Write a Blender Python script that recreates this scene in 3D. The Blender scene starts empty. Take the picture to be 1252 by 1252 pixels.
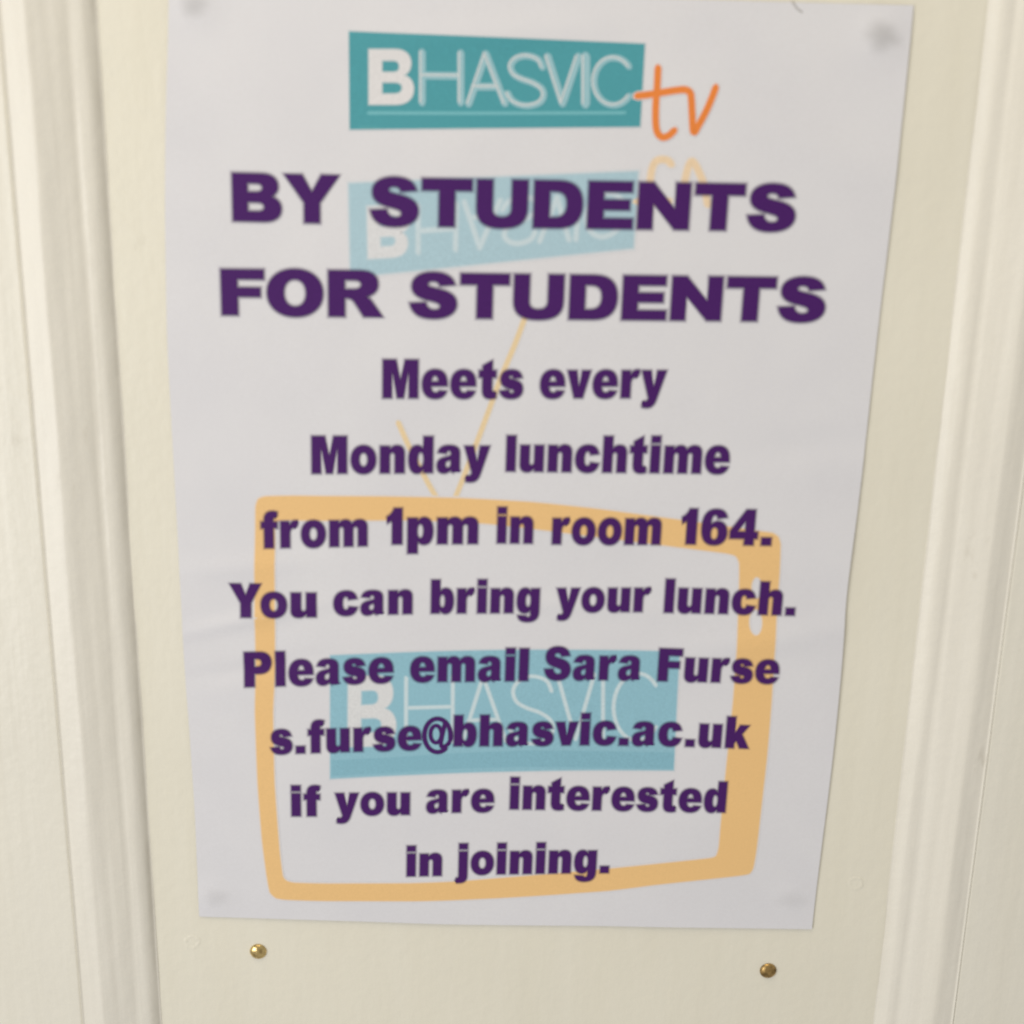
import bpy, bmesh, math, random
from mathutils import Vector, Matrix, noise
from mathutils.geometry import tessellate_polygon
random.seed(4)
C = bpy.context.scene.collection
R = math.radians

# ------------------------------------------------------------------ camera
Z0 = 1.50                                   # height of the poster centre above the floor
CP = Vector((-0.00951, -0.52448, 0.13801))  # camera, relative to the poster centre on the door panel
CR = (1.30904, -0.01924, -0.00349)
F = 1500.0                                  # focal length in pixels of a 1252 px square picture
cam = bpy.data.cameras.new('camera')
cam.sensor_width = 36.0
cam.lens = 36.0 * F / 1252.0
cam.clip_start = 0.01
cam.clip_end = 50
cam.dof.use_dof = True
cam.dof.focus_distance = 0.70
cam.dof.aperture_fstop = 7.2
co = bpy.data.objects.new('camera', cam)
C.objects.link(co)
rot = (Matrix.Rotation(CR[2], 3, 'Z') @ Matrix.Rotation(CR[1], 3, 'Y') @ Matrix.Rotation(CR[0], 3, 'X'))
co.matrix_world = Matrix.Translation(CP + Vector((0, 0, Z0))) @ rot.to_4x4()
bpy.context.scene.camera = co

# ------------------------------------------------------------------ light
w = bpy.data.worlds.new('World')
bpy.context.scene.world = w
w.use_nodes = True
w.node_tree.nodes['Background'].inputs[0].default_value = (1.0, 0.97, 0.93, 1)
w.node_tree.nodes['Background'].inputs[1].default_value = 0.42


def area_light(name, loc, target, size, power, color, sy=None):
    l = bpy.data.lights.new(name, 'AREA')
    l.shape = 'RECTANGLE'
    l.size = size
    l.size_y = sy or size
    l.energy = power
    l.color = color
    o = bpy.data.objects.new(name, l)
    C.objects.link(o)
    o.location = loc
    o.rotation_euler = (Vector(target) - Vector(loc)).to_track_quat('-Z', 'Y').to_euler()
    return o


area_light('window_light', (-1.5, -1.6, 1.35), (0, 0, 1.42), 1.3, 24.5, (0.96, 0.97, 1.0), 1.5)
area_light('ceiling_light', (-0.3, -0.7, 2.75), (0, 0, 1.55), 1.0, 10, (1.0, 0.87, 0.64), 0.9)

vs = bpy.context.scene.view_settings
vs.view_transform = 'Standard'
vs.look = 'None'
vs.exposure = 0.0
vs.gamma = 1.0


# ------------------------------------------------------------------ helpers
def srgb(r, g, b):
    f = lambda v: (v / 255 / 12.92) if v / 255 <= 0.04045 else ((v / 255 + 0.055) / 1.055) ** 2.4
    return (f(r), f(g), f(b))


def ground(px, py, y=-0.0016):
    """point of the door's plane for a measurement taken in the photograph (1252 px wide)"""
    d = rot @ Vector(((px - 626) / F, -(py - 626) / F, -1.0))
    t = (y - CP.y) / d.y
    p = CP + d * t
    return Vector((p.x, p.z))


def tag(o, label=None, cat=None, group=None, kind=None):
    for k, v in (('label', label), ('category', cat), ('group', group), ('kind', kind)):
        if v:
            o[k] = v
    return o


def link(name, me, parent=None, mat=None, smooth=True):
    o = bpy.data.objects.new(name, me)
    C.objects.link(o)
    if parent:
        o.parent = parent
        o.matrix_parent_inverse = Matrix.Translation(-parent.location)
    if mat:
        me.materials.append(mat)
    if smooth:
        for p in me.polygons:
            p.use_smooth = True
    return o


def empty(name, loc):
    o = bpy.data.objects.new(name, None)
    o.empty_display_size = 0.05
    o.location = loc
    C.objects.link(o)
    return o


# ------------------------------------------------------------------ materials
class NT:
    def __init__(s, name):
        s.m = bpy.data.materials.new(name)
        s.m.use_nodes = True
        s.t = s.m.node_tree
        s.b = s.t.nodes['Principled BSDF']
        s.out = s.t.nodes['Material Output']

    def n(s, t, **kw):
        x = s.t.nodes.new(t)
        for k, v in kw.items():
            setattr(x, k, v)
        return x

    def l(s, a, b):
        s.t.links.new(a, b)

    def coords(s, scale):
        g = s.n('ShaderNodeNewGeometry')
        mp = s.n('ShaderNodeMapping')
        mp.inputs['Scale'].default_value = scale
        s.l(g.outputs['Position'], mp.inputs['Vector'])
        return mp.outputs[0]

    def noise(s, scale, detail=3, vec=(1, 1, 1), rough=0.5):
        x = s.n('ShaderNodeTexNoise')
        x.inputs['Scale'].default_value = scale
        x.inputs['Detail'].default_value = detail
        x.inputs['Roughness'].default_value = rough
        s.l(s.coords(vec), x.inputs['Vector'])
        return x.outputs[0]

    def mix(s, fac, a, b):
        x = s.n('ShaderNodeMix', data_type='RGBA')
        for i, v in ((6, a), (7, b)):
            if isinstance(v, tuple):
                x.inputs[i].default_value = (*v, 1)
            else:
                s.l(v, x.inputs[i])
        if isinstance(fac, float):
            x.inputs[0].default_value = fac
        else:
            s.l(fac, x.inputs[0])
        return x.outputs[2]

    def ramp(s, src, lo, hi, a=0.0, b=1.0):
        x = s.n('ShaderNodeMapRange')
        x.inputs[1].default_value = lo
        x.inputs[2].default_value = hi
        x.inputs[3].default_value = a
        x.inputs[4].default_value = b
        s.l(src, x.inputs[0])
        return x.outputs[0]

    def math(s, op, a, b):
        x = s.n('ShaderNodeMath', operation=op)
        for i, v in ((0, a), (1, b)):
            if isinstance(v, (int, float)):
                x.inputs[i].default_value = v
            else:
                s.l(v, x.inputs[i])
        return x.outputs[0]

    def bump(s, h, strength, dist, prev=None):
        x = s.n('ShaderNodeBump')
        x.inputs['Strength'].default_value = strength
        x.inputs['Distance'].default_value = dist
        s.l(h, x.inputs['Height'])
        if prev:
            s.l(prev, x.inputs['Normal'])
        return x.outputs[0]


def paint(name, col, rough, stretch, brush=1.0, groove=False):
    t = NT(name)
    big = t.ramp(t.noise(9, 3), 0.15, 0.85)
    streak = t.ramp(t.noise(60, 4, stretch), 0.35, 0.7)
    fine = t.ramp(t.noise(1500, 2), 0.3, 0.7)
    c1 = t.mix(big, tuple(v * 0.965 for v in col), tuple(min(1, v * 1.03) for v in col))
    c2 = t.mix(t.math('MULTIPLY', streak, 0.16), c1, (col[0] * 0.86, col[1] * 0.83, col[2] * 0.74))
    c3 = t.mix(t.math('MULTIPLY', fine, 0.2), c2, (col[0] * 0.8, col[1] * 0.8, col[2] * 0.8))
    # old grime: small scattered scuffs in the paint
    sc = t.ramp(t.noise(38, 5, (1, 1, 0.35), 0.65), 0.66, 0.74)
    c4 = t.mix(t.math('MULTIPLY', sc, 0.34), c3, (0.42, 0.37, 0.28))
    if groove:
        # darker tone along both panel edges, stronger at the left, in broken patches
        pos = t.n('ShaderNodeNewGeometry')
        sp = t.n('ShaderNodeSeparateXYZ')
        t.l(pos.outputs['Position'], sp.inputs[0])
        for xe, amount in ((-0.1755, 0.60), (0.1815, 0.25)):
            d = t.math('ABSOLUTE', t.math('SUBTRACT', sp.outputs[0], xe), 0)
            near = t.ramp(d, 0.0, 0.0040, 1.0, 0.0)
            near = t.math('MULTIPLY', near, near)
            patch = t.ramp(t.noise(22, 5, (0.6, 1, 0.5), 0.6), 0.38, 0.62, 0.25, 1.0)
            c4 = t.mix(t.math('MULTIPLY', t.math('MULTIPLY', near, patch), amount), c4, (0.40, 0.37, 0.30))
    t.l(c4, t.b.inputs['Base Color'])
    t.l(t.ramp(big, 0, 1, rough * 0.85, rough * 1.2), t.b.inputs['Roughness'])
    n1 = t.bump(t.noise(90, 4, stretch), 0.55 * brush, 0.0008)
    n2 = t.bump(t.noise(190, 3), 0.6, 0.00035, n1)
    t.l(n2, t.b.inputs['Normal'])
    t.b.inputs['Specular IOR Level'].default_value = 0.5
    return t.m


CREAM = (0.735, 0.690, 0.560)
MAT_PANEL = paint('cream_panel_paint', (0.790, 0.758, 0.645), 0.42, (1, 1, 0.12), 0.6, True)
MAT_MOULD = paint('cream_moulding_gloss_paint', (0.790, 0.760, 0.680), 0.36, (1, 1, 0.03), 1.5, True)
MAT_STILE = paint('cream_stile_gloss_paint', (0.790, 0.762, 0.670), 0.33, (1, 1, 0.06), 1.2)


def paper_colour(t):
    mott = t.ramp(t.noise(28, 4), 0.3, 0.7)
    fib = t.ramp(t.noise(1300, 3), 0.25, 0.75)
    c = t.mix(mott, (0.702, 0.700, 0.735), (0.732, 0.730, 0.758))
    return t.mix(t.math('MULTIPLY', fib, 0.22), c, (0.58, 0.567, 0.57))


def paper_mat():
    t = NT('white_poster_paper')
    t.l(paper_colour(t), t.b.inputs['Base Color'])
    t.b.inputs['Roughness'].default_value = 0.55
    t.b.inputs['Specular IOR Level'].default_value = 0.3
    t.l(t.bump(t.noise(420, 3), 0.25, 0.0002), t.b.inputs['Normal'])
    return t.m


MAT_PAPER = paper_mat()


def ink(name, col, opacity=1.0, power=1.0, var=0.10, rough=0.55, under=None, spec=0.3):
    """printed ink; the point attribute 'fade' is how dense the print is towards its soft edge"""
    t = NT(name)
    v = t.ramp(t.noise(1600, 2), 0.25, 0.75)
    c = t.mix(v, tuple(x * (1 - var) for x in col), tuple(min(1, x * (1 + var)) for x in col))
    t.b.inputs['Roughness'].default_value = rough
    t.b.inputs['Specular IOR Level'].default_value = spec
    a = t.n('ShaderNodeAttribute', attribute_name='fade')
    f = t.math('MULTIPLY', t.math('POWER', a.outputs['Fac'], power), opacity)
    if under is None:
        t.l(c, t.b.inputs['Base Color'])
        t.l(f, t.b.inputs['Alpha'])
    else:                                   # the soft edge runs out into the colour printed beneath
        sm = t.n('ShaderNodeMapRange', interpolation_type='SMOOTHSTEP')
        t.l(f, sm.inputs[0])
        t.l(t.mix(sm.outputs[0], paper_colour(t) if under == 'paper' else under, c), t.b.inputs['Base Color'])
    return t.m


TEAL, PALE, MID = (0.070, 0.325, 0.375), (0.400, 0.570, 0.650), (0.275, 0.510, 0.610)
INK_TEXT = ink('purple_ink', (0.062, 0.011, 0.125), power=1.2, spec=0.18)
INK_TEAL = ink('teal_ink', TEAL, under='paper')
INK_WHITE = ink('unprinted_white_on_teal', (0.71, 0.70, 0.71), under=TEAL)
INK_THIN = ink('pale_blue_ink', (0.31, 0.53, 0.59), under=TEAL)
INK_GLINT = ink('white_highlight_ink', (0.68, 0.74, 0.76), 0.9)
INK_LINE = ink('light_teal_ink', (0.17, 0.47, 0.52), under=TEAL)
INK_ORANGE = ink('orange_ink', (0.80, 0.235, 0.045), under='paper')
INK_PALE = ink('faded_blue_ink', PALE, under='paper')
INK_WHITE_PALE = ink('unprinted_white_on_faded_blue', (0.68, 0.69, 0.71), under=PALE)
INK_PALE_LETTER = ink('faded_letter_ink', (0.56, 0.67, 0.72), under=PALE)
INK_PALE_ORANGE = ink('faded_orange_ink', (0.80, 0.62, 0.42), under='paper')
INK_MID = ink('washed_teal_ink', MID, under='paper')
INK_WHITE_MID = ink('unprinted_white_on_washed_teal', (0.69, 0.70, 0.71), under=MID)
INK_MID_DARK = ink('washed_teal_band_ink', (0.235, 0.465, 0.565), under=MID)
INK_MID_LETTER = ink('washed_letter_ink', (0.58, 0.70, 0.74), under=MID)
INK_FRAME = ink('amber_ink', (0.825, 0.535, 0.235), under='paper', var=0.05)
INK_AERIAL = ink('pale_amber_ink', (0.78, 0.61, 0.37), under='paper')
INK_SMUDGE = ink('putty_grease', (0.40, 0.39, 0.37), 0.24, 1.3)
INK_CREASE = ink('crease_grey', (0.36, 0.34, 0.30), 0.4)  # thin grey line drawn along the crease


def brass_mat(name, col, rough, grime):
    t = NT(name)
    t.b.inputs['Metallic'].default_value = 1.0
    g = t.ramp(t.noise(420, 4), 0.5 - grime * 0.3, 0.72)
    t.l(t.mix(g, col, (0.16, 0.10, 0.035)), t.b.inputs['Base Color'])
    t.l(t.ramp(g, 0, 1, rough, rough + 0.25), t.b.inputs['Roughness'])
    t.l(t.bump(t.noise(700, 3), 0.3, 0.0002), t.b.inputs['Normal'])
    return t.m


BRASS = brass_mat('polished_brass', (0.80, 0.60, 0.26), 0.20, 0.2)
BRASS_OLD = brass_mat('tarnished_brass', (0.70, 0.47, 0.19), 0.26, 0.9)

# ------------------------------------------------------------------ door
XL, XR = -0.1745, 0.1807     # edges of the sunk panel


def profile_moulding(name, side, x_in):
    # (distance outward from the panel edge, height proud of the panel), millimetres
    P = [(-0.6, -2), (-0.5, -0.1), (0.2, 0.15), (1.4, 0.9), (3.0, 1.8), (4.6, 2.5), (6.2, 2.9), (8.2, 3.1), (9.6, 3.15), (11, 3.4), (13, 4.1),
         (16, 4.9), (19, 5.6), (22, 6.5), (24.2, 7.1), (25.6, 7.4), (27, 7.4), (30, 7.0), (33, 6.5), (35.5, 6.1),
         (36.6, 5.9), (36.6, -2)]
    # a smooth section through the hand-painted, slightly rounded moulding
    S = []
    n = len(P)
    for i in range(n - 1):
        p0, p1, p2, p3 = P[max(i - 1, 0)], P[i], P[i + 1], P[min(i + 2, n - 1)]
        for k in range(4):
            t = k / 4
            if i == 0 or i >= n - 2:
                S.append((p1[0] + (p2[0] - p1[0]) * t, p1[1] + (p2[1] - p1[1]) * t))
            else:
                f = lambda a, b, c, d: 0.5 * (2 * b + (c - a) * t + (2 * a - 5 * b + 4 * c - d) * t * t + (3 * b - a - 3 * c + d) * t ** 3)
                S.append((f(p0[0], p1[0], p2[0], p3[0]), f(p0[1], p1[1], p2[1], p3[1])))
    S.append(P[-1])
    zs = [Z0 - 0.55 + 1.10 * i / 300 for i in range(301)]
    V, Fc = [], []
    for j, z in enumerate(zs):
        for i, (s, h) in enumerate(S):
            q = 0.16 * math.sin(s * 0.21 + z * 17 + side) * math.sin(z * 31 + s * 0.1) + 0.05 * math.sin(s * 0.9 + z * 70 + side * 2) * math.sin(z * 113 - s * 0.3)
            V.append((x_in + side * s / 1000, -(h + (q if h > 0 else 0)) / 1000, z))
    m = len(S)
    for j in range(len(zs) - 1):
        for i in range(m - 1):
            a, b, c, d = j * m + i, j * m + i + 1, (j + 1) * m + i + 1, (j + 1) * m + i
            Fc.append((a, b, c, d) if side < 0 else (d, c, b, a))
    me = bpy.data.meshes.new(name)
    me.from_pydata(V, [], Fc)
    me.update()
    bm = bmesh.new()
    bm.from_mesh(me)
    bmesh.ops.recalc_face_normals(bm, faces=bm.faces)
    # open strip: make sure the front looks at the viewer
    if sum(f.normal.y for f in bm.faces) > 0:
        bmesh.ops.reverse_faces(bm, faces=bm.faces)
    bm.to_mesh(me)
    bm.free()
    return me


def slab(name, x0, x1, y0, y1, z0, z1, bevel=0.001):
    bm = bmesh.new()
    bmesh.ops.create_cube(bm, size=1)
    for v in bm.verts:
        v.co = Vector(((x0 + x1) / 2 + v.co.x * (x1 - x0), (y0 + y1) / 2 + v.co.y * (y1 - y0), (z0 + z1) / 2 + v.co.z * (z1 - z0)))
    bmesh.ops.bevel(bm, geom=bm.edges[:], offset=bevel, segments=3, affect='EDGES', profile=0.5)
    me = bpy.data.meshes.new(name)
    bm.to_mesh(me)
    bm.free()
    return me


door = empty('panelled_door', (0, 0, Z0 - 0.55))
tag(door, 'cream gloss painted panelled door behind the poster, with raised mouldings at left and right', 'door')
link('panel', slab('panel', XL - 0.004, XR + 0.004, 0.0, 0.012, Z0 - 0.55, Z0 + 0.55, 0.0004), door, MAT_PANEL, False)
for side, xi in ((-1, XL), (1, XR)):
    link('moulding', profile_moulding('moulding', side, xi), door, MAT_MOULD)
    a, b = xi + side * 0.0364, xi + side * 0.150
    link('stile', slab('stile', min(a, b), max(a, b), -0.0062, 0.030, Z0 - 0.55, Z0 + 0.55, 0.0012), door, MAT_STILE, False)


# filled old pin holes: a shallow raised ring of paint round a dimple
def ring_mark(px, py, r, name='filled_hole'):
    c = ground(px, py, 0)
    bm = bmesh.new()
    prof = [(1.35, 0.0), (1.2, 0.10), (1.05, 0.22), (0.9, 0.20), (0.75, 0.06), (0.5, 0.03), (0.25, 0.07), (0.0, 0.08)]
    N = 28
    rings = []
    for (k, h) in prof:
        if k == 0:
            rings.append([bm.verts.new((c.x, -h / 1000 - 0.00003, Z0 + c.y))] * N)
            continue
        rings.append([bm.verts.new((c.x + r * k * math.cos(2 * math.pi * i / N) * (1 + 0.25 * noise.noise(Vector((math.cos(i * 2 * math.pi / N), math.sin(i * 2 * math.pi / N), px + 3)))),
                                    -h * 0.55 / 1000 * (1 + 1.6 * noise.noise(Vector((2.0 * math.cos(i * 2 * math.pi / N), 2.0 * math.sin(i * 2 * math.pi / N), px)))) - 0.00003,
                                    Z0 + c.y + r * k * math.sin(2 * math.pi * i / N))) for i in range(N)])
    for j in range(len(rings) - 1):
        for i in range(N):
            q = [rings[j][i], rings[j][(i + 1) % N], rings[j + 1][(i + 1) % N], rings[j + 1][i]]
            q2 = []
            for v in q:
                if v not in q2:
                    q2.append(v)
            bm.faces.new(q2)
    bmesh.ops.recalc_face_normals(bm, faces=bm.faces)
    if sum(f.normal.y for f in bm.faces) > 0:
        bmesh.ops.reverse_faces(bm, faces=bm.faces)
    me = bpy.data.meshes.new(name)
    bm.to_mesh(me)
    bm.free()
    return link(name, me, door, MAT_PANEL)


ring_mark(235, 1152, 0.0032)
ring_mark(1046, 1080, 0.0030)
ring_mark(1180, 1068, 0.0012)

# ------------------------------------------------------------------ the poster sheet
TILT = -0.01185              # the sheet hangs a little off plumb
UP = Vector((-math.sin(TILT), math.cos(TILT)))
PUTTY = [ground(236, 4), ground(1079, 42), ground(262, 1098), ground(968, 1098)]


def relief(x, z):
    """how far the sheet stands off the panel, in metres"""
    h = 0.0011
    h += 0.00036 * math.sin(x * 21 + z * 9 + 1.7) * math.sin(z * 17 - x * 6 + 0.4)
    h += 0.00012 * math.sin(x * 38 + z * 55 + 0.9) * math.sin(z * 71 - x * 23 + 2.4)
    h += 0.00008 * math.sin(x * 74 - z * 31) * math.sin(z * 120 + x * 40 + 1.0)
    # a few soft horizontal buckles at the left, where the sheet has sagged
    for (bx, bz, sx, sz, amp, sl) in ((-0.125, -0.055, 0.035, 0.0035, 0.00042, 0.25), (-0.120, -0.078, 0.030, 0.004, -0.00032, 0.18),
                                      (-0.125, -0.030, 0.030, 0.005, 0.00028, 0.1), (0.02, -0.045, 0.06, 0.004, 0.00022, -0.08),
                                      (0.115, -0.060, 0.035, 0.007, 0.00040, 0.15), (0.125, 0.030, 0.03, 0.008, -0.0003, 0.1),
                                      (0.10, 0.16, 0.05, 0.010, 0.0003, -0.3), (-0.02, 0.195, 0.05, 0.006, 0.00025, 0.1)):
        u = (x - bx) / sx
        v = (z - bz - sl * (x - bx)) / sz
        h += 1.9 * amp * math.exp(-u * u - v * v)
    for i, p in enumerate(PUTTY):
        d2 = ((x - p.x) ** 2 + (z - p.y) ** 2)
        h += (0.0007, 0.0010, 0.0006, 0.0006)[i] * math.exp(-d2 / 0.0085 ** 2)
        h -= 0.0003 * math.exp(-d2 / 0.022 ** 2)
    return h


def lerp_curve(pts, t):
    """pts = [(key, px)], piecewise smooth"""
    for i in range(len(pts) - 1):
        a, b = pts[i], pts[i + 1]
        if t <= b[0] or i == len(pts) - 2:
            k = (t - a[0]) / (b[0] - a[0])
            k = max(0, min(1, k))
            m0 = (b[1] - pts[max(i - 1, 0)][1]) / (b[0] - pts[max(i - 1, 0)][0])
            nx = pts[min(i + 2, len(pts) - 1)]
            m1 = (nx[1] - a[1]) / (nx[0] - a[0])
            h = b[0] - a[0]
            return ((2 * k ** 3 - 3 * k * k + 1) * a[1] + (k ** 3 - 2 * k * k + k) * h * m0 + (-2 * k ** 3 + 3 * k * k) * b[1] + (k ** 3 - k * k) * h * m1)


LEFT = [(-14, 206), (200, 201.5), (400, 203.5), (500, 208), (600, 213.5), (720, 220), (820, 225.5), (920, 233), (1000, 238), (1122, 243)]
RIGHT = [(6, 1118), (217, 1096), (420, 1072), (600, 1052), (690, 1040), (740, 1034.5), (820, 1029), (940, 1017), (1060, 1002), (1137, 993)]
TOP = [(206, -14), (620, -6), (1118, 6)]
BOT = [(243, 1121.5), (400, 1126), (560, 1131), (750, 1133), (993, 1137)]
NU, NV = 150, 210
V, Fc = [], []
for j in range(NV + 1):
    v = j / NV
    yl, yr = -14 + v * (1121.5 + 14), 6 + v * (1137 - 6)
    xl, xr = lerp_curve(LEFT, yl), lerp_curve(RIGHT, yr)
    for i in range(NU + 1):
        u = i / NU
        xt, xb = 206 + u * (1118 - 206), 243 + u * (993 - 243)
        yt, yb = lerp_curve(TOP, xt), lerp_curve(BOT, xb)
        px = (1 - u) * xl + u * xr
        py = (1 - v) * yt + v * yb
        g = ground(px, py)
        V.append((g.x, -relief(g.x, g.y), Z0 + g.y))
for j in range(NV):
    for i in range(NU):
        a = j * (NU + 1) + i
        Fc.append((a, a + NU + 1, a + NU + 2, a + 1))
# cut edge and back of the sheet, 0.12 mm thick
border = [i for i in range(NU + 1)] + [j * (NU + 1) + NU for j in range(1, NV + 1)] + [NV * (NU + 1) + i for i in range(NU - 1, -1, -1)] + [j * (NU + 1) for j in range(NV - 1, 0, -1)]
nfront = len(V)
for k in range(len(border)):
    p, q = V[border[k]], V[border[(k + 1) % len(border)]]
    b0 = len(V)
    V += [p, q, (q[0], q[1] + 0.00012, q[2]), (p[0], p[1] + 0.00012, p[2])]
    Fc.append((b0, b0 + 1, b0 + 2, b0 + 3))
b0 = len(V)
V += [(p[0], p[1] + 0.00012, p[2]) for p in V[:nfront]]
for j in range(NV):
    for i in range(NU):
        a = b0 + j * (NU + 1) + i
        Fc.append((a, a + 1, a + NU + 2, a + NU + 1))
me = bpy.data.meshes.new('paper_sheet')
me.from_pydata(V, [], Fc)
me.update()
poster = empty('poster', (0, -0.0016, Z0 - 0.21))
tag(poster, 'white paper poster with purple lettering and an orange television outline, fixed to the cream door', 'poster')
sheet = link('paper_sheet', me, poster, MAT_PAPER)


# ------------------------------------------------------------------ print on the sheet
def finish(bm, name, layer, mat, parent, cell=0.004):
    """cut the flat print finely, lay it on the sheet's relief and link it"""
    xs = [v.co.x for v in bm.verts]
    zs = [v.co.z for v in bm.verts]
    if cell:
        for ax, lo, hi in ((0, min(xs), max(xs)), (2, min(zs), max(zs))):
            k = math.ceil(lo / cell) * cell
            while k < hi:
                no = Vector((1, 0, 0)) if ax == 0 else Vector((0, 0, 1))
                bmesh.ops.bisect_plane(bm, geom=bm.verts[:] + bm.edges[:] + bm.faces[:], plane_co=no * k, plane_no=no, dist=1e-7)
                k += cell
    lf = bm.verts.layers.float['lift']
    for v in bm.verts:
        v.co.y = -relief(v.co.x, v.co.z) - 0.000030 - (layer + v[lf]) * 0.00005
        v.co.z += Z0
    for f in bm.faces:
        f.normal_update()
        if f.normal.y > 0:
            f.normal_flip()
    me = bpy.data.meshes.new(name)
    bm.to_mesh(me)
    bm.free()
    return link(name, me, parent, mat)


def newbm():
    bm = bmesh.new()
    fl = bm.verts.layers.float.new('fade')
    bm.verts.layers.float.new('lift')
    return bm, bm.verts.layers.float['fade']


def sarea(c):
    return 0.5 * sum(c[i].x * c[(i + 1) % len(c)].y - c[(i + 1) % len(c)].x * c[i].y for i in range(len(c)))


def inside(p, c):
    r = False
    for i in range(len(c)):
        a, b = c[i], c[i - 1]
        if (a.y > p.y) != (b.y > p.y) and p.x < (b.x - a.x) * (p.y - a.y) / (b.y - a.y) + a.x:
            r = not r
    return r


def shift(c, d):
    """move a contour by d along its outward normals"""
    out, n = [], len(c)
    for i in range(n):
        a, b, e = c[i - 1], c[i], c[(i + 1) % n]
        e1, e2 = (b - a).normalized(), (e - b).normalized()
        n1, n2 = Vector((e1.y, -e1.x)), Vector((e2.y, -e2.x))
        m = n1 + n2
        m = n1.copy() if m.length < 1e-3 else m.normalized()
        out.append(b + m * d * min(1.4, 1 / max(0.5, m.dot(n1))))
    return out


def add_area(bm, fl, contours, soft=0.0, edge=1.0, inset=0.0):
    """filled shape with holes; a strip of width soft fades it out (fade: edge -> 0)"""
    cs = []
    for c in contours:
        o = []
        for p in c:
            if not o or (p - o[-1]).length > 1e-6:
                o.append(p)
        if (o[0] - o[-1]).length < 1e-6:
            o.pop()
        cs.append(o)
    lev = [sum(inside(c[0], d) for d in cs if d is not c) for c in cs]
    for i, c in enumerate(cs):
        if (sarea(c) > 0) != (lev[i] % 2 == 0):
            c.reverse()
    if inset:
        cs = [shift(c, -inset) for c in cs]
    for i, c in enumerate(cs):
        if lev[i] % 2:
            continue
        holes = [d for k, d in enumerate(cs) if lev[k] == lev[i] + 1 and inside(d[0], c)]
        loops = [c] + holes
        flat = [p for l in loops for p in l]
        vs_ = [bm.verts.new((p.x, 0, p.y)) for p in flat]
        lf = bm.verts.layers.float['lift']
        for v in vs_:
            v[fl] = 1.0
            v[lf] = 0.45
        for t in tessellate_polygon([[Vector((p.x, p.y, 0)) for p in l] for l in loops]):
            try:
                bm.faces.new([vs_[k] for k in t])
            except ValueError:
                pass
    if soft > 0:
        lf = bm.verts.layers.float['lift']
        for c in cs:
            n = len(c)
            ins, outs = [], []
            for i in range(n):
                a, b, d = c[i - 1], c[i], c[(i + 1) % n]
                e1, e2 = (b - a).normalized(), (d - b).normalized()
                n1, n2 = Vector((e1.y, -e1.x)), Vector((e2.y, -e2.x))
                m = n1 + n2
                if m.length < 1e-3:
                    m = n1.copy()
                m.normalize()
                k = min(1.5, 1 / max(0.5, m.dot(n1)))
                q = b + m * soft * k
                v0 = bm.verts.new((b.x, 0, b.y))
                v1 = bm.verts.new((q.x, 0, q.y))
                v0[fl] = edge
                v1[fl] = 0.0
                v0[lf] = 0.44
                ins.append(v0)
                outs.append(v1)
            for i in range(n):
                k = (i + 1) % n
                bm.faces.new((ins[i], ins[k], outs[k], outs[i]))


def smooth_path(pts, seg=6):
    out = []
    n = len(pts)
    for i in range(n - 1):
        p0, p1, p2, p3 = pts[max(i - 1, 0)], pts[i], pts[i + 1], pts[min(i + 2, n - 1)]
        for k in range(seg):
            t = k / seg
            out.append(0.5 * (2 * p1 + (p2 - p0) * t + (2 * p0 - 5 * p1 + 4 * p2 - p3) * t * t + (3 * p1 - p0 - 3 * p2 + p3) * t ** 3))
    out.append(pts[-1])
    return out


STROKES = [0]


def add_stroke(bm, fl, pts, width, soft, curved=True, closed=False):
    """a pen stroke with soft edges and rounded ends; width may be a number or one per point"""
    if curved:
        pts = smooth_path(pts)
    n = len(pts)
    rows = []
    for i in range(n):
        a, b = pts[max(i - 1, 0)], pts[min(i + 1, n - 1)]
        if closed:
            a, b = pts[i - 1], pts[(i + 1) % n]
        t = (b - a).normalized()
        nn = Vector((-t.y, t.x))
        wd = width if not callable(width) else width(i / (n - 1))
        rows.append((pts[i], nn, t, wd))
    if not closed:
        p, nn, t, wd = rows[0]
        pre = [(p - t * (wd / 2 * 0.75), nn, t, wd * 0.55, 1), (p - t * (wd / 2 + soft), nn, t, wd * 0.3, 0)]
        q, n2, t2, w2 = rows[-1]
        post = [(q + t2 * (w2 / 2 * 0.75), n2, t2, w2 * 0.55, 1), (q + t2 * (w2 / 2 + soft), n2, t2, w2 * 0.3, 0)]
        rows = [pre[1], pre[0]] + [(*r, 1) for r in rows] + post
    else:
        rows = [(*r, 1) for r in rows]
    R_ = []
    lf = bm.verts.layers.float['lift']
    STROKES[0] = (STROKES[0] + 1) % 5
    for (p, nn, t, wd, a) in rows:
        row = []
        for k, f in ((-(wd / 2 + soft), 0), (-wd / 2, 1), (wd / 2, 1), ((wd / 2 + soft), 0)):
            q = p + nn * k
            v = bm.verts.new((q.x, 0, q.y))
            v[fl] = f * a
            v[lf] = (0.3 + 0.08 * STROKES[0]) * f * a
            row.append(v)
        R_.append(row)
    m = len(R_)
    for j in range(m if closed else m - 1):
        r0, r1 = R_[j], R_[(j + 1) % m]
        for k in range(3):
            bm.faces.new((r0[k], r0[k + 1], r1[k + 1], r1[k]))


PX = 0.00036                 # about one photograph pixel on the sheet, in metres


def G(x, y):
    return ground(x, y)


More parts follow.
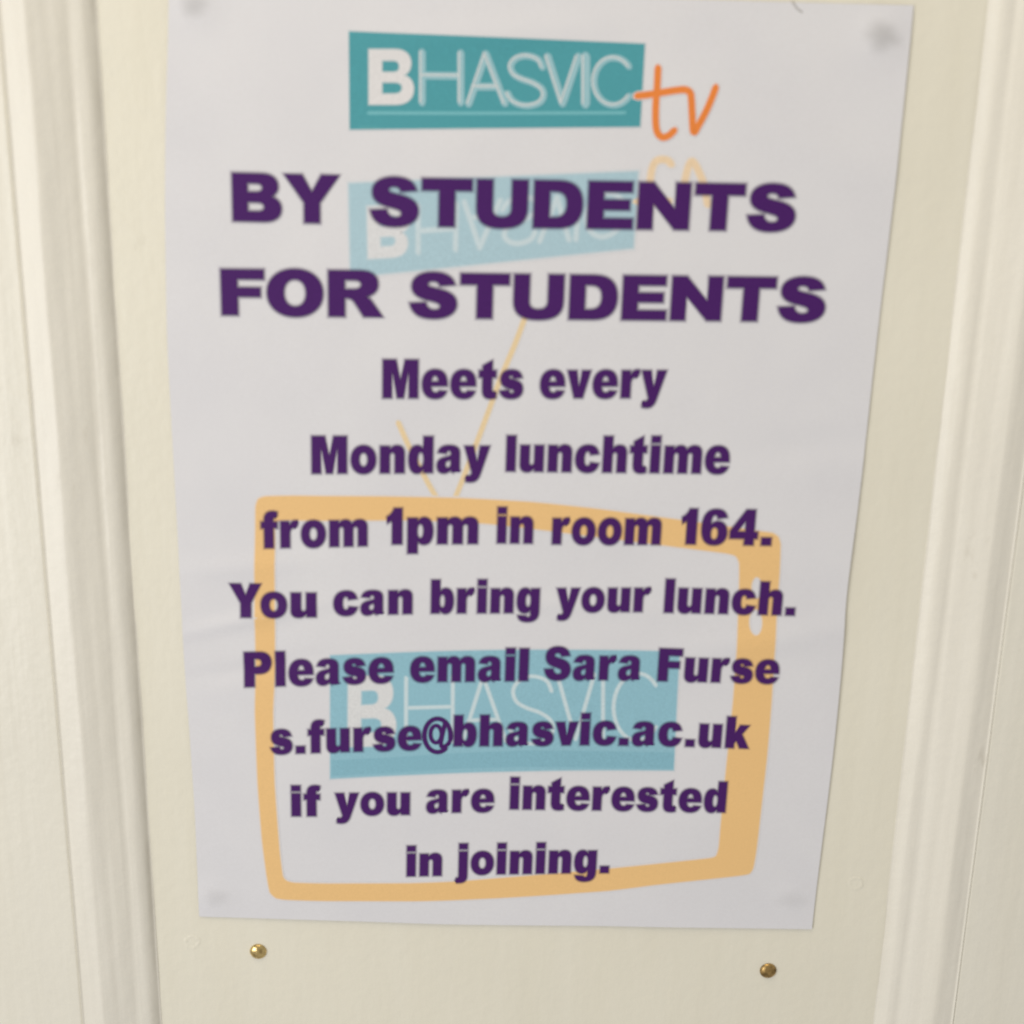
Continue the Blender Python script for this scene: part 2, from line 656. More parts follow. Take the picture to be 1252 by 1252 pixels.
# ------------------------------------------------------------------ letter shapes (heavy grotesque, drawn by hand)
def parse(d):
    """'M x y L x y C x y x y x y Z' -> list of point lists"""
    tk = d.replace('M', ' M ').replace('L', ' L ').replace('C', ' C ').replace('Z', ' Z ').split()
    out, cur, i, mode = [], [], 0, None
    while i < len(tk):
        if tk[i] in 'MLCZ':
            mode = tk[i]
            i += 1
            if mode == 'M':
                cur = [Vector((float(tk[i]), float(tk[i + 1])))]
                i += 2
                mode = 'L'
            elif mode == 'Z':
                out.append(cur)
                cur = []
            continue
        if mode == 'L':
            cur.append(Vector((float(tk[i]), float(tk[i + 1]))))
            i += 2
        else:
            v = [float(x) for x in tk[i:i + 6]]
            i += 6
            p0 = cur[-1]
            p1, p2, p3 = Vector(v[0:2]), Vector(v[2:4]), Vector(v[4:6])
            for k in range(1, 8):
                t = k / 7
                cur.append(p0 * (1 - t) ** 3 + p1 * 3 * t * (1 - t) ** 2 + p2 * 3 * t * t * (1 - t) + p3 * t ** 3)
    return out


def ell(cx, cy, rx, ry, n=36, p=2.15):
    o = []
    for i in range(n):
        a = 2 * math.pi * i / n
        c, s = math.cos(a), math.sin(a)
        o.append(Vector((cx + rx * math.copysign(abs(c) ** (2 / p), c), cy + ry * math.copysign(abs(s) ** (2 / p), s))))
    return o


def rect(x0, y0, x1, y1):
    return [Vector((x0, y0)), Vector((x1, y0)), Vector((x1, y1)), Vector((x0, y1))]


def mirror(cs, w_):
    return [[Vector((w_ - p.x, p.y)) for p in c] for c in cs]


def flipy(cs, h):
    return [[Vector((p.x, h - p.y)) for p in c] for c in cs]


GL = {}   # name -> (contours, ink width, left bearing, right bearing)


def g(ch, cs, wd, lb=4, rb=4):
    GL[ch] = (parse(cs) if isinstance(cs, str) else cs, wd, lb + 1.6, rb + 1.6)


g('l', [rect(0, 0, 25, 100)], 25)
g('i', [rect(0, 0, 25, 75.5), rect(0, 81.5, 25, 101)], 25)
g('n', 'M0 0L0 74L24 74L24 65C29 72 35 76 43 76C55 76 62 68 62 54L62 0L37 0L37 45C37 52 35 55 31 55C27 55 25 51 25 44L25 0Z', 62)
g('h', 'M0 0L0 100L25 100L25 67C30 73 36 76 43 76C55 76 62 68 62 54L62 0L37 0L37 45C37 52 35 55 31 55C27 55 25 51 25 44L25 0Z', 62)
g('m', 'M0 0L0 74L24 74L24 66C28 72 34 76 42 76C50 76 55 72 58 65C63 72 69 76 78 76C91 76 98 68 98 54L98 0L73.5 0L73.5 46C73.5 52 72 55 68 55C63 55 61.5 51 61.5 45L61.5 0L37 0L37 46C37 52 35 55 31 55C27 55 25 51 25 44L25 0Z', 98)
g('u', flipy(mirror(GL['n'][0], 62), 74), 62)
g('r', 'M0 0L0 74L23 74L23 62C27 72 32 76 39 76C43 76 46 75 49 73L41 52C39 53 37 54 35 54C28 54 25 48 25 36L25 0Z', 48, 4, 0)
g('o', [ell(32, 37, 32, 39), ell(32, 37, 10, 18)], 64, 2, 2)
g('e', parse('M64 31L23.5 31C24 21 28 15.5 34 15.5C38 15.5 41 17 42.5 21L63 19.5C59 5 49 -2 33 -2C12 -2 0 13 0 37C0 60 12 76 32 76C54 76 64 62 64 36Z')
  + parse('M24 44L41 44C40 53 37 58 32.5 58C28 58 25 53 24 44Z'), 64, 2, 2)
g('c', 'M40 28L63 25C60 8 50 -2 33 -2C12 -2 0 13 0 37C0 61 12 76 33 76C49 76 59 68 62 50L39 47C38 53 36 57 32 57C27 57 24 50 24 38C24 25 27 18 32 18C36 18 39 22 40 28Z', 63, 2, 2)
g('s', 'M0 20L24 23C25 17 27 14 31 14C34 14 36 16 36 19C36 22 33 23 24 25C9 29 2 37 2 51C2 67 12 76 29 76C45 76 54 69 57 54L34 51C33 56 32 59.5 28 59.5C25 59.5 24 58 24 56C24 53 27 52 35 50C52 46 59 39 59 24C59 8 49 -2 30 -2C13 -2 3 6 0 20Z', 59, 2, 2)
g('a', parse('M24 52L2 55C5 70 14 76 31 76C49 76 58 69 58 54L58 20C58 10 59 5 62 0L38 0C37 3 36 5 36 8C31 1 25 -2 18 -2C7 -2 0 6 0 20C0 34 7 41 21 44C30 46 33 47 35 50C35 57 34 60 30 60C27 60 25 57 24 52Z')
  + parse('M35 36C33 34 30 33 27 32C24 30 22 28 22 23C22 18 24 15 28 15C33 15 35 20 35 28Z'), 62, 2, 3)
g('d', parse('M62 0L38 0L38 9C33 1 28 -2 22 -2C8 -2 0 13 0 37C0 62 8 76 22 76C28 76 33 73 37 66L37 100L62 100Z')
  + parse('M38 37C38 50 35 56 31 56C27 56 24 50 24 37C24 24 27 18 31 18C35 18 38 24 38 37Z'), 62, 2, 4)
g('b', mirror(GL['d'][0], 62), 62, 4, 2)
g('p', flipy(GL['b'][0], 74), 62, 4, 2)
g('g', parse('M38 74L62 74L62 4C62 -17 52 -28 31 -28C14 -28 4 -21 3 -6L27 -8C28 -11 29 -12 32 -12C36 -12 38 -9 38 -2L38 8C34 2 29 -1 22 -1C8 -1 0 13 0 38C0 62 8 76 22 76C29 76 34 73 38 65Z')
  + parse('M38 38C38 50 35 57 31 57C27 57 24 50 24 38C24 25 27 19 31 19C35 19 38 25 38 38Z'), 62, 2, 4)
g('v', 'M0 74L25 74L31 30L37 74L61 74L42 0L19 0Z', 61, 0, 0)
g('y', 'M0 74L25 74L33 30L40 74L65 74L43 -2C38 -20 31 -27 17 -27C13 -27 9 -26 5 -25L4 -7C7 -8 9 -8 11 -8C16 -8 19 -5 20 0Z', 65, 0, 0)
g('t', 'M9 86L34 101L34 74L44 74L44 54L34 54L34 27C34 20 36 18 40 18C42 18 43 18 44 19L45 1C40 -1 36 -2 31 -2C15 -2 9 6 9 24L9 54L0 54L0 74L9 74Z', 45, 1, 2)
g('f', 'M8 0L8 54L0 54L0 73L8 73L8 76C8 93 15 102 30 102C35 102 39 101 44 99L42 82C40 83 38 83 37 83C34 83 33 81 33 77L33 73L43 73L43 54L33 54L33 0Z', 43, 1, 0)
g('k', 'M0 0L0 100L25 100L25 50L37 74L64 74L45 45L66 0L40 0L30 23L25 15L25 0Z', 66, 4, 0)
g('j', parse('M35 75.5L35 -1C35 -19 29 -27 12 -27C7 -27 3 -26 0 -25L2 -9C3 -9 5 -9 6 -9C9 -9 10 -7 10 -2L10 75.5Z') + [rect(10, 81.5, 35, 101)], 35, -4, 4)
g('.', [rect(0, 0, 25, 23)], 25, 4, 4)
g('1', 'M38 101L38 0L13 0L13 66C9 62 5 60 0 57L0 77C9 82 14 89 18 101Z', 38, 4, 5)
g('6', parse('M62 77L38 73C37 80 35 83 32 83C26 83 23 74 23 58C28 64 33 67 40 67C54 67 64 54 64 33C64 12 52 -2 33 -2C11 -2 0 14 0 48C0 84 12 101 34 101C50 101 59 93 62 77Z')
  + parse('M41 32C41 43 38 49 32 49C27 49 24 42 24 32C24 21 27 15 32 15C38 15 41 21 41 32Z'), 64, 3, 2)
g('4', parse('M36 0L36 18L0 18L0 41L37 101L60 101L60 39L69 39L69 18L60 18L60 0Z') + parse('M37 39L20 39L37 68Z'), 69, 1, 2)
g('M', 'M0 0L0 100L34 100L44.5 48L55 100L89 100L89 0L65 0L65 70L53 0L36 0L24 70L24 0Z', 89)
g('Y', 'M0 100L28 100L39 66L50 100L78 100L52 42L52 0L26 0L26 42Z', 78, 0, -8)
g('P', parse('M0 0L0 100L40 100C60 100 71 89 71 69C71 48 60 36 40 36L27 36L27 0Z') + parse('M27 57L34 57C41 57 45 61 45 68C45 75 41 79 34 79L27 79Z'), 71, 4, 3)
g('F', 'M0 0L0 100L64 100L64 78L27 78L27 61L58 61L58 40L27 40L27 0Z', 64, 4, 1)
g('S', 'M0 33L25 35C26 25 31 18.5 38 18.5C44 18.5 47 22 47 26C47 31 44 34 32 38C11 44 3 54 3 71C3 90 16 102 36 102C56 102 67 92 70 74L46 71C45 78 41 81.5 36 81.5C31 81.5 28 79 28 75C28 71 30 70 42 66C64 60 73 49 73 31C73 11 59 -2 37 -2C15 -2 3 9 0 33Z', 73, 2, 2)

WIDE = dict(GL)


def gw(ch, cs, wd, lb=4, rb=4):
    WIDE[ch] = (parse(cs) if isinstance(cs, str) else cs, wd, lb, rb)


gw('B', 'M0 0L0 100L60 100C80 100 92 90 92 74C92 64 87 57 78 53C90 50 98 41 98 28C98 10 85 0 62 0Z M31 62L46 62C55 62 60 65 60 70C60 76 55 79 47 79L31 79Z M31 22L48 22C58 22 63 25 63 31C63 37 58 40 48 40L31 40Z', 98, 6, 4)
gw('Y', 'M0 100L37 100L56 65L75 100L112 100L72 42L72 0L40 0L40 42Z', 112, 1, 1)
gw('S', [[Vector((p.x * 1.32, p.y)) for p in c] for c in GL['S'][0]], 96, 4, 4)
gw('T', 'M0 100L100 100L100 75L66 75L66 0L34 0L34 75L0 75Z', 100, 3, 3)
gw('U', 'M0 100L32 100L32 40C32 28 39 22 51 22C63 22 70 28 70 40L70 100L102 100L102 40C102 11 86 -2 51 -2C16 -2 0 11 0 40Z', 102, 6, 6)
gw('D', 'M0 0L0 100L50 100C82 100 98 82 98 50C98 17 82 0 50 0Z M32 23L42 23C58 23 66 32 66 50C66 69 58 77 42 77L32 77Z', 98, 6, 4)
gw('E', 'M0 0L0 100L88 100L88 78L32 78L32 62L84 62L84 40L32 40L32 22.5L91 22.5L91 0Z', 91, 6, 3)
gw('N', 'M0 0L0 100L30 100L74 45L74 100L104 100L104 0L75 0L31 54L31 0Z', 104, 6, 6)
gw('F', 'M0 0L0 100L83 100L83 78L32 78L32 61L76 61L76 40L32 40L32 0Z', 83, 6, 1)
gw('O', [ell(54, 50, 54, 52, 48), ell(54, 50, 21, 29, 36)], 108, 4, 4)
gw('R', 'M0 0L0 100L60 100C84 100 96 90 96 71C96 57 88 48 74 44C79 41 83 37 86 31L106 0L68 0L52 28C48 36 43 40 36 40L32 40L32 0Z M32 60L48 60C58 60 63 64 63 70C63 76 58 79 49 79L32 79Z', 106, 6, 1)


def word(text, x0, x1, b0, b1, c0, c1, font=GL, layer=4, soft=2.6):
    """one printed word: ink from x0 to x1, baseline b0..b1 and capital height c0..c1, as measured"""
    lay, x, prev = [], 0.0, None
    for ch in text:
        cs, wd, lb, rb = font[ch]
        if prev is not None:
            x += prev + lb
        lay.append((cs, x))
        x += wd
        prev = rb
    W = x
    P0, P1 = G(x0, b0), G(x1, b1)
    h0 = G(x0, b0 - c0).y - P0.y
    h1 = G(x1, b1 - c1).y - P1.y
    bm, fl = newbm()
    for cs, off in lay:
        out = []
        for c in cs:
            o = []
            for p in c:
                k = (p.x + off) / W
                o.append(P0.lerp(P1, k) + UP * ((h0 * (1 - k) + h1 * k) * p.y / 100))
            out.append(o)
        add_area(bm, fl, out, soft * PX, 0.70, 0.85 * PX)
    return finish(bm, 'printed_word', layer, INK_TEXT, poster)


# (text, left x, right x, baseline left/right, capital height left/right)
TEXT = [
    (WIDE, 'BY', 284.5, 415.5, 270.3, 273.6, 59.3, 59.5), (WIDE, 'STUDENTS', 452.5, 970.8, 276.0, 282.8, 59.4, 57.0),
    (WIDE, 'FOR', 270.8, 468.6, 385.3, 387.9, 56.5, 57.0), (WIDE, 'STUDENTS', 500.6, 1007.2, 388.4, 393.8, 55.2, 54.0),
    (GL, 'Meets', 467.6, 638.9, 486.9, 487.0, 47.8, 46.5), (GL, 'every', 659.6, 813.6, 486.9, 486.7, 46.5, 46.0),
    (GL, 'Monday', 380.9, 598.4, 579.4, 577.8, 46.4, 44.5), (GL, 'lunchtime', 618.2, 890.8, 576.4, 579.6, 44.2, 45.6),
    (GL, 'from', 319.0, 449.0, 671.0, 667.9, 44.8, 43.6), (GL, '1pm', 472.3, 584.0, 666.0, 665.2, 44.5, 43.8),
    (GL, 'in', 607.3, 651.0, 664.4, 664.8, 44.2, 44.0), (GL, 'room', 674.6, 807.2, 665.7, 666.4, 43.6, 43.4),
    (GL, '164.', 831.6, 942.6, 665.6, 667.2, 43.6, 43.2),
    (GL, 'You', 281.0, 386.8, 755.0, 754.9, 41.4, 40.6), (GL, 'can', 407.6, 503.8, 753.2, 750.8, 40.6, 39.6),
    (GL, 'bring', 526.6, 659.0, 750.4, 749.6, 41.4, 40.6), (GL, 'your', 679.7, 795.2, 748.6, 748.2, 39.6, 39.4),
    (GL, 'lunch.', 811.6, 971.3, 749.2, 752.6, 41.2, 40.4),
    (GL, 'Please', 298.8, 480.6, 840.4, 834.9, 42.8, 41.0), (GL, 'email', 501.3, 645.5, 834.3, 833.2, 41.2, 40.2),
    (GL, 'Sara', 664.9, 782.6, 831.9, 832.5, 40.6, 39.8), (GL, 'Furse', 803.8, 951.2, 833.3, 836.2, 40.5, 39.2),
    (GL, 's.furse', 331.0, 515.0, 922.2, 917.0, 40.2, 38.8), (GL, 'bhasvic', 554.4, 752.5, 913.0, 911.6, 38.2, 39.2),
    (GL, '.ac', 756.6, 832.8, 912.0, 912.9, 39.0, 38.6), (GL, '.uk', 837.6, 915.4, 913.3, 915.6, 38.6, 38.6),
    (GL, 'if', 356.4, 411.4, 998.0, 997.9, 37.6, 37.4), (GL, 'you', 409.6, 500.8, 997.0, 996.4, 37.2, 37.0),
    (GL, 'are', 521.0, 603.5, 994.2, 992.9, 37.4, 37.0), (GL, 'interested', 623.0, 886.8, 989.9, 993.9, 39.0, 37.6),
    (GL, 'in', 497.0, 539.8, 1071.7, 1071.0, 37.0, 36.8), (GL, 'joining.', 556.0, 744.2, 1069.8, 1068.0, 38.0, 37.6),
]
TEXT[26] = (GL, 'if', 356.4, 391.4, 998.0, 997.9, 37.6, 37.4)
for (font, t, x0, x1, b0, b1, c0, c1) in TEXT:
    word(t, x0, x1, b0, b1, c0, c1, font, 5, 4.0 if font is WIDE else 3.3)

# the at-sign, drawn with a thinner pen
bm, fl = newbm()
cx, cy = 534.8, 899.5
ring = [G(cx + 16.0 * math.cos(a) , cy + 20.5 * math.sin(a)) for a in [R(52 + 318 * i / 40) for i in range(41)]]
add_stroke(bm, fl, ring[::-1], 4.0 * PX, 2.0 * PX, False)
add_stroke(bm, fl, [G(548, 910), G(541, 914), G(539.0, 909), G(541.5, 896), G(544, 884)], 3.8 * PX, 1.5 * PX)
add_stroke(bm, fl, [G(533 + 6.8 * math.cos(a), 898 + 10.5 * math.sin(a)) for a in [2 * math.pi * i / 26 for i in range(26)]], 3.8 * PX, 1.5 * PX, False, True)
add_stroke(bm, fl, [G(548, 910), G(551.2, 903), G(551.0, 896)], 3.6 * PX, 1.6 * PX)
finish(bm, 'printed_at_sign', 5, INK_TEXT, poster)

# ------------------------------------------------------------------ the college's logo: three printings of it
HQ = [(426.8, 38.6), (788.1, 53.9), (782.4, 154.4), (427.8, 157.8)]      # top left, top right, bottom right, bottom left


def inv_quad(q, p):
    u = v = 0.5
    for _ in range(12):
        def f(u, v):
            return ((1 - v) * ((1 - u) * q[0][0] + u * q[1][0]) + v * ((1 - u) * q[3][0] + u * q[2][0]),
                    (1 - v) * ((1 - u) * q[0][1] + u * q[1][1]) + v * ((1 - u) * q[3][1] + u * q[2][1]))
        x, y = f(u, v)
        e = 1e-4
        xu, yu = f(u + e, v)
        xv, yv = f(u, v + e)
        a, b, c, d = (xu - x) / e, (xv - x) / e, (yu - y) / e, (yv - y) / e
        det = a * d - b * c
        rx, ry = p[0] - x, p[1] - y
        u += (d * rx - b * ry) / det
        v += (-c * rx + a * ry) / det
    return u, v


def make_map(q, flip=False, squeeze=0.0):
    def m(x, y):
        u, v = inv_quad(HQ, (x, y))
        if flip:
            v = 1 - v
        if squeeze:
            u = u - squeeze * min(1, max(0, u) / 0.15) * (1 - 0.65 * u)
        return G((1 - v) * ((1 - u) * q[0][0] + u * q[1][0]) + v * ((1 - u) * q[3][0] + u * q[2][0]),
                 (1 - v) * ((1 - u) * q[0][1] + u * q[1][1]) + v * ((1 - u) * q[3][1] + u * q[2][1]))
    return m


def quad_shape(q, n=20, bow=()):
    P = []
    for i in range(4):
        a, b = q[i], q[(i + 1) % 4]
        for k in range(n):
            t = k / n
            dy = bow[i] * math.sin(math.pi * t) if bow else 0
            P.append(G(a[0] + (b[0] - a[0]) * t, a[1] + (b[1] - a[1]) * t + dy))
    return P


def c_arc(cx, cy, rx, ry, a0, a1, n=22):
    return [(cx + rx * math.cos(R(a0 + (a1 - a0) * i / n)), cy + ry * math.sin(R(a0 + (a1 - a0) * i / n))) for i in range(n + 1)]


THIN = {
    'H': [[(516, 64), (516, 125.5)], [(563.3, 65), (563.3, 125.5)], [(516, 92.3), (563.3, 92.8)]],
    'A': [[(573, 127), (594, 66), (617.5, 126.5)], [(579.5, 106), (609.5, 106)]],
    'S': [[(663.5, 82.5), (659, 73.5), (649, 69), (638.5, 68.6), (629, 73), (624.5, 81), (628, 90.5), (638, 96.5), (652, 101.5), (662.5, 108.5),
           (665, 117), (660, 125), (648, 129), (636, 128), (626, 122.5), (621, 114)]],
    'V': [[(669.6, 69.0), (688, 126.3), (707, 69.2)]],
    'I': [[(715.9, 69), (715.9, 127)]],
    'C': [c_arc(750.5, 99.5, 24, 29, -38, -322, 26)],
}


def logo_B(m, name, layer, mat, parent, soft):
    shp = parse('M0 0L0 100L48 100C67 100 77 90 77 75C77 64 72 57 63 53C75 50 82 41 82 28C82 10 70 0 49 0Z M23 58L44 58C53 58 57 62 57 69C57 76 53 81 45 81L23 81Z M23 18L46 18C57 18 62 23 62 30C62 37 57 41 46 41L23 41Z')
    bm, fl = newbm()
    add_area(bm, fl, [[m(451.2 + p.x / 82 * 54.0, 127.2 - p.y * 0.665) for p in c] for c in shp], soft, 0.8)
    return finish(bm, name, layer, mat, parent)


def stroke_letter(m, paths, name, layer, mat, parent, width, soft, dx=0.0, dy=0.0, wf=None):
    bm, fl = newbm()
    for p in paths:
        pts = [m(x + dx, y + dy) for x, y in p]
        if len(p) <= 3:                       # straight limbs with a sharp corner
            for a, b in zip(pts[:-1], pts[1:]):
                add_stroke(bm, fl, [a.lerp(b, k / 8) for k in range(9)], width, soft, False)
        else:
            add_stroke(bm, fl, pts, wf or width, soft, len(p) < 20)
    return finish(bm, name, layer, mat, parent)


# 1: crisp header logo
m1 = make_map(HQ)
bm, fl = newbm()
add_area(bm, fl, [quad_shape(HQ)], 1.6 * PX, 0.8)
header = finish(bm, 'header_logo', 2, INK_TEAL, poster)
header['label'] = 'crisp teal block of the logo at the top of the sheet'
logo_B(m1, 'logo_letter', 3, INK_WHITE, header, 2.2 * PX)
for ch in 'HASVIC':
    stroke_letter(m1, THIN[ch], 'logo_letter', 3, INK_THIN, header, {'I': 8.5, 'V': 6.5, 'H': 6.0, 'A': 6.0}.get(ch, 5.0) * PX, 1.8 * PX)
    stroke_letter(m1, THIN[ch], 'letter_highlight', 4, INK_GLINT, header, 1.0 * PX, 1.3 * PX, {'I': -3.4, 'V': -2.6}.get(ch, -2.2), -1.0)
stroke_letter(m1, [[(450.5, 138), (560, 138.4), (670, 138.2), (764, 137.8)]], 'logo_underline', 3, INK_LINE, header, 2.0 * PX, 1.6 * PX)

# the hand-written mark after it
TV = [[(804.6, 83), (803.5, 105), (801.8, 130), (802.0, 152), (804.5, 163), (810.5, 167.8), (818, 165.5), (824.5, 159.5)],
      [(779, 117.2), (795, 115.4), (812, 112.6), (828, 110.2), (838, 109.8), (843.8, 113.5), (845.3, 122), (846.3, 140), (848.2, 161.5),
       (854.5, 152.5), (863.5, 135.5), (870, 120.5), (875.2, 106.8)]]
bm, fl = newbm()
for p in TV:
    add_stroke(bm, fl, [G(x, y) for x, y in p], 5.8 * PX, 2.2 * PX)
finish(bm, 'handwritten_mark', 3, INK_ORANGE, poster)

# 2: its faded upside-down reflection
RQ = [(427.4, 225.5), (779.0, 210.8), (773.4, 302.4), (429.8, 337.5)]
m2 = make_map(RQ, True, 0.012)
bm, fl = newbm()
add_area(bm, fl, [quad_shape(RQ)], 4.5 * PX, 0.85)
refl = finish(bm, 'reflected_logo', 1, INK_PALE, poster)
refl['label'] = 'faded pale blue mirrored logo block behind the first line'
logo_B(m2, 'logo_letter', 1.6, INK_WHITE_PALE, refl, 3.5 * PX)
for ch in 'HASVIC':
    stroke_letter(m2, THIN[ch], 'logo_letter', 1.6, INK_PALE_LETTER, refl, 2.0 * PX, 4.0 * PX)
bm, fl = newbm()
add_stroke(bm, fl, [G(*p) for p in ((821, 201), (816.5, 196.2), (808, 195), (801, 198.5), (797, 208), (795, 222), (793, 240), (794, 262))], 5.0 * PX, 3.5 * PX)
add_stroke(bm, fl, [G(*p) for p in ((776, 246.5), (784, 246), (800, 247), (818, 246))], 5 * PX, 3.5 * PX)
add_stroke(bm, fl, [G(*p) for p in ((834, 246), (837.5, 222), (841.5, 205), (845.5, 197.5), (850, 201), (856, 213), (861, 227), (865.5, 250))], 5.2 * PX, 3.5 * PX)
finish(bm, 'reflected_handwritten_mark', 1, INK_PALE_ORANGE, poster)

# 3: the washed-out logo inside the television
SQ = [(404.5, 802.5), (830.0, 798.0), (823.0, 942.0), (404.6, 951.5)]
m3 = make_map(SQ, False, 0.036)
bm, fl = newbm()
add_area(bm, fl, [quad_shape(SQ, 24, (-4.0, 0, -3.5, 0))], 3.2 * PX, 0.85)
wash = finish(bm, 'washed_logo', 1, INK_MID, poster)
wash['label'] = 'washed out blue logo block inside the television outline'
logo_B(m3, 'logo_letter', 1.6, INK_WHITE_MID, wash, 3.6 * PX)
for ch in 'HASVIC':
    stroke_letter(m3, THIN[ch], 'logo_letter', 1.6, INK_MID_LETTER, wash, 1.8 * PX, 3.2 * PX)
bm, fl = newbm()
band = [G(x, y) for x, y in ((405.5, 930), (470, 927), (560, 921.5), (640, 918.5), (740, 919.5), (823.5, 921))] + \
       [G(x, y) for x, y in ((822.5, 940), (740, 939), (640, 938), (560, 940), (470, 945.5), (405.5, 948.5))]
add_area(bm, fl, [band], 1.5 * PX, 0.6)
finish(bm, 'lower_band', 1.6, INK_MID_DARK, wash)

# ------------------------------------------------------------------ the television outline
OUT = [(312.6, 640), (312.8, 620), (316, 611), (325, 608), (360, 607.2), (400, 607.6), (470, 608), (560, 609.8), (650, 614.8), (725, 622.5), (800, 632.5),
       (870, 642), (925, 650), (944, 652.5), (951, 657), (953.6, 666), (952.5, 700), (948.2, 761), (943, 856), (937, 928), (929, 1000), (924.4, 1040),
       (920.5, 1062), (916, 1068.5), (905, 1070.5), (860, 1075.5), (800, 1082), (745, 1089), (680, 1093.8), (607, 1098), (550, 1100.5), (503, 1101.4), (400, 1101.2),
       (352, 1099.8), (338, 1098), (330.5, 1091), (326.5, 1070), (321, 1027), (315.7, 958), (312.4, 872), (313.4, 819), (312.2, 760), (311.8, 702)]
INN = [(335.0, 660), (334.6, 643), (339, 637), (350, 636), (400, 636.2), (500, 635.6), (560, 637.4), (601, 640.3), (668, 648), (735, 656.6), (836, 669.5), (888, 676),
       (900, 679.5), (904.8, 689), (904.6, 725), (901.5, 797), (897.5, 856), (890, 928), (882, 1010), (879.8, 1036), (876.5, 1047), (868, 1050.5), (800, 1058),
       (745, 1063.5), (680, 1069.5), (607, 1075), (560, 1078.8), (503, 1080.8), (400, 1081.2), (360, 1080), (350, 1077.5), (345, 1071), (341, 1040), (334.9, 958), (333.0, 872), (335.2, 819), (334.6, 702)]


def closed_smooth(pts, seg=4):
    n = len(pts)
    V_ = [Vector(p) for p in pts]
    o = []
    for i in range(n):
        p0, p1, p2, p3 = V_[i - 1], V_[i], V_[(i + 1) % n], V_[(i + 2) % n]
        for k in range(seg):
            t = k / seg
            # blend towards straight so corners do not overshoot
            q = 0.5 * (2 * p1 + (p2 - p0) * t + (2 * p0 - 5 * p1 + 4 * p2 - p3) * t * t + (3 * p1 - p0 - 3 * p2 + p3) * t ** 3)
            o.append(q.lerp(p1.lerp(p2, t), 0.55))
    return [G(p.x, p.y) for p in o]


bm, fl = newbm()
knob1 = [G(p.x, p.y) for p in ell(925.5, 719, 7.5, 14, 28, 2.0)]
knob2 = [G(p.x, p.y) for p in ell(924, 761, 9.0, 16.5, 28, 2.0)]
add_area(bm, fl, [closed_smooth(OUT), closed_smooth(INN), knob1, knob2], 3.0 * PX, 0.8)
tv = finish(bm, 'television_outline', 1.2, INK_FRAME, poster)
for p in (((642, 388), (630, 420), (612, 463), (598, 501), (583, 541), (567, 583), (556.5, 609)),
          ((487, 517), (500.5, 547), (513, 571), (524, 592), (534.5, 610))):
    bm, fl = newbm()
    add_stroke(bm, fl, [G(*q) for q in p], 4.2 * PX, 2.4 * PX)
    finish(bm, 'aerial', 0.8, INK_AERIAL, tv)


# ------------------------------------------------------------------ grease from the putty, a hair-fine crease
def smudge(px, py, rx, ry, seed, dens=1.0, name='putty_stain'):
    bm, fl = newbm()
    N, M = 26, 6
    c = bm.verts.new((G(px, py).x, 0, G(px, py).y))
    c[fl] = dens
    rings = []
    for j in range(1, M + 1):
        row = []
        for i in range(N):
            a = 2 * math.pi * i / N
            q = 1 + 0.35 * noise.noise(Vector((math.cos(a) * 1.3, math.sin(a) * 1.3, seed)))
            v = j / M
            p = G(px + rx * v * q * math.cos(a), py + ry * v * q * math.sin(a))
            b = bm.verts.new((p.x, 0, p.y))
            b[fl] = dens * (1 - v * v) ** 1.5 if j < M else 0.0
            row.append(b)
        rings.append(row)
    for i in range(N):
        bm.faces.new((c, rings[0][i], rings[0][(i + 1) % N]))
        for j in range(M - 1):
            bm.faces.new((rings[j][i], rings[j + 1][i], rings[j + 1][(i + 1) % N], rings[j][(i + 1) % N]))
    return finish(bm, name, 0.3, INK_SMUDGE, poster)


smudge(1079, 43, 30, 26, 2.0)
smudge(236, 6, 26, 20, 5.0, 0.8)
smudge(264, 1098, 22, 15, 8.0, 0.45)
smudge(966, 1101, 28, 16, 11.0, 0.35)
bm, fl = newbm()
add_stroke(bm, fl, [G(*p) for p in ((969, 1), (972, 6), (976, 11), (981, 14.5))], 0.8 * PX, 1.3 * PX)
finish(bm, 'paper_nick', 0.3, INK_CREASE, poster)


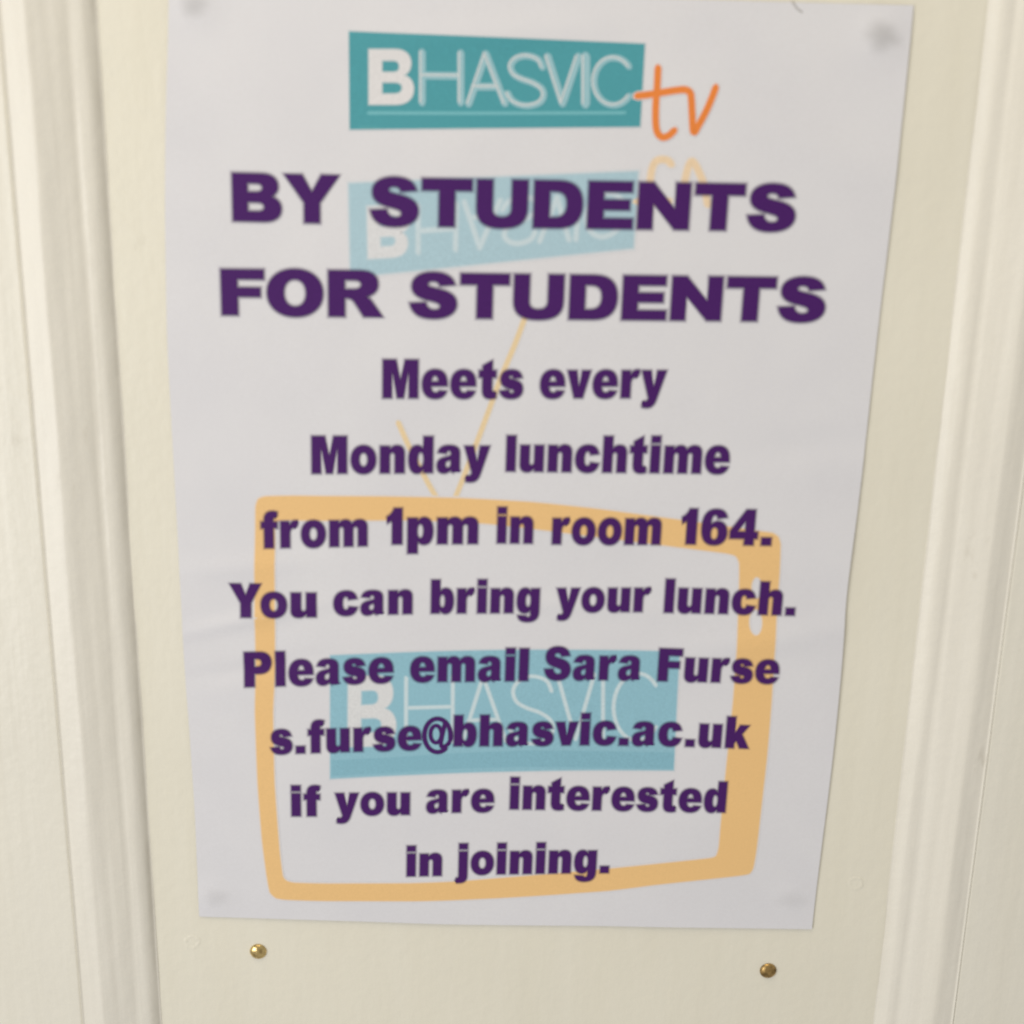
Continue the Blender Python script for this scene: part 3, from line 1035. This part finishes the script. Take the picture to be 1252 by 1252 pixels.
# ------------------------------------------------------------------ brass drawing pins below the poster
def pin(px, py, r, mat, label, dent):
    c = ground(px, py, -0.001)
    o = empty('drawing_pin', (c.x, 0, Z0 + c.y))
    bm = bmesh.new()
    prof = [(0.0, 2.15), (0.22, 2.10), (0.45, 1.90), (0.65, 1.60), (0.80, 1.25), (0.91, 0.85), (0.97, 0.50), (1.0, 0.22), (0.985, 0.06), (0.93, 0.02), (0.80, 0.02)]
    N = 40
    rings = []
    for k, h in prof:
        if k == 0:
            rings.append([bm.verts.new((c.x, -h / 1000, Z0 + c.y))] * N)
            continue
        row = []
        for i in range(N):
            a = 2 * math.pi * i / N
            x, z = r * k * math.cos(a), r * k * math.sin(a)
            hh = h
            if dent:
                hh -= 0.55 * math.exp(-((x - 0.0008) ** 2 + (z - 0.0008) ** 2) / 0.0011 ** 2)
                hh -= 0.35 * math.exp(-((x + 0.0004) ** 2) / 0.0005 ** 2 - (z / 0.0022) ** 2)
            else:
                hh -= 0.18 * math.exp(-((x + 0.0012) ** 2 + (z - 0.0002) ** 2) / 0.0010 ** 2)
            row.append(bm.verts.new((c.x + x, -max(hh, 0.02) / 1000, Z0 + c.y + z)))
        rings.append(row)
    for j in range(len(rings) - 1):
        for i in range(N):
            q = []
            for v in (rings[j][i], rings[j][(i + 1) % N], rings[j + 1][(i + 1) % N], rings[j + 1][i]):
                if v not in q:
                    q.append(v)
            bm.faces.new(q)
    bmesh.ops.recalc_face_normals(bm, faces=bm.faces)
    if sum(f.normal.y for f in bm.faces) > 0:
        bmesh.ops.reverse_faces(bm, faces=bm.faces)
    me = bpy.data.meshes.new('head')
    bm.to_mesh(me)
    bm.free()
    link('head', me, o, mat)
    bm = bmesh.new()
    bmesh.ops.create_cone(bm, cap_ends=True, segments=12, radius1=0.0005, radius2=0.00005, depth=0.009,
                          matrix=Matrix.Translation((c.x, 0.0043, Z0 + c.y)) @ Matrix.Rotation(R(-90), 4, 'X'))
    me = bpy.data.meshes.new('point')
    bm.to_mesh(me)
    bm.free()
    link('point', me, o, mat)
    tag(o, label, 'drawing pin', 'brass drawing pins below the poster')
    return o


pin(315.3, 1164.5, 0.0041, BRASS, 'bright domed brass drawing pin below the lower left corner of the poster', False)
pin(939.5, 1188.0, 0.0041, BRASS_OLD, 'dull tarnished dented brass drawing pin below the lower right corner of the poster', True)
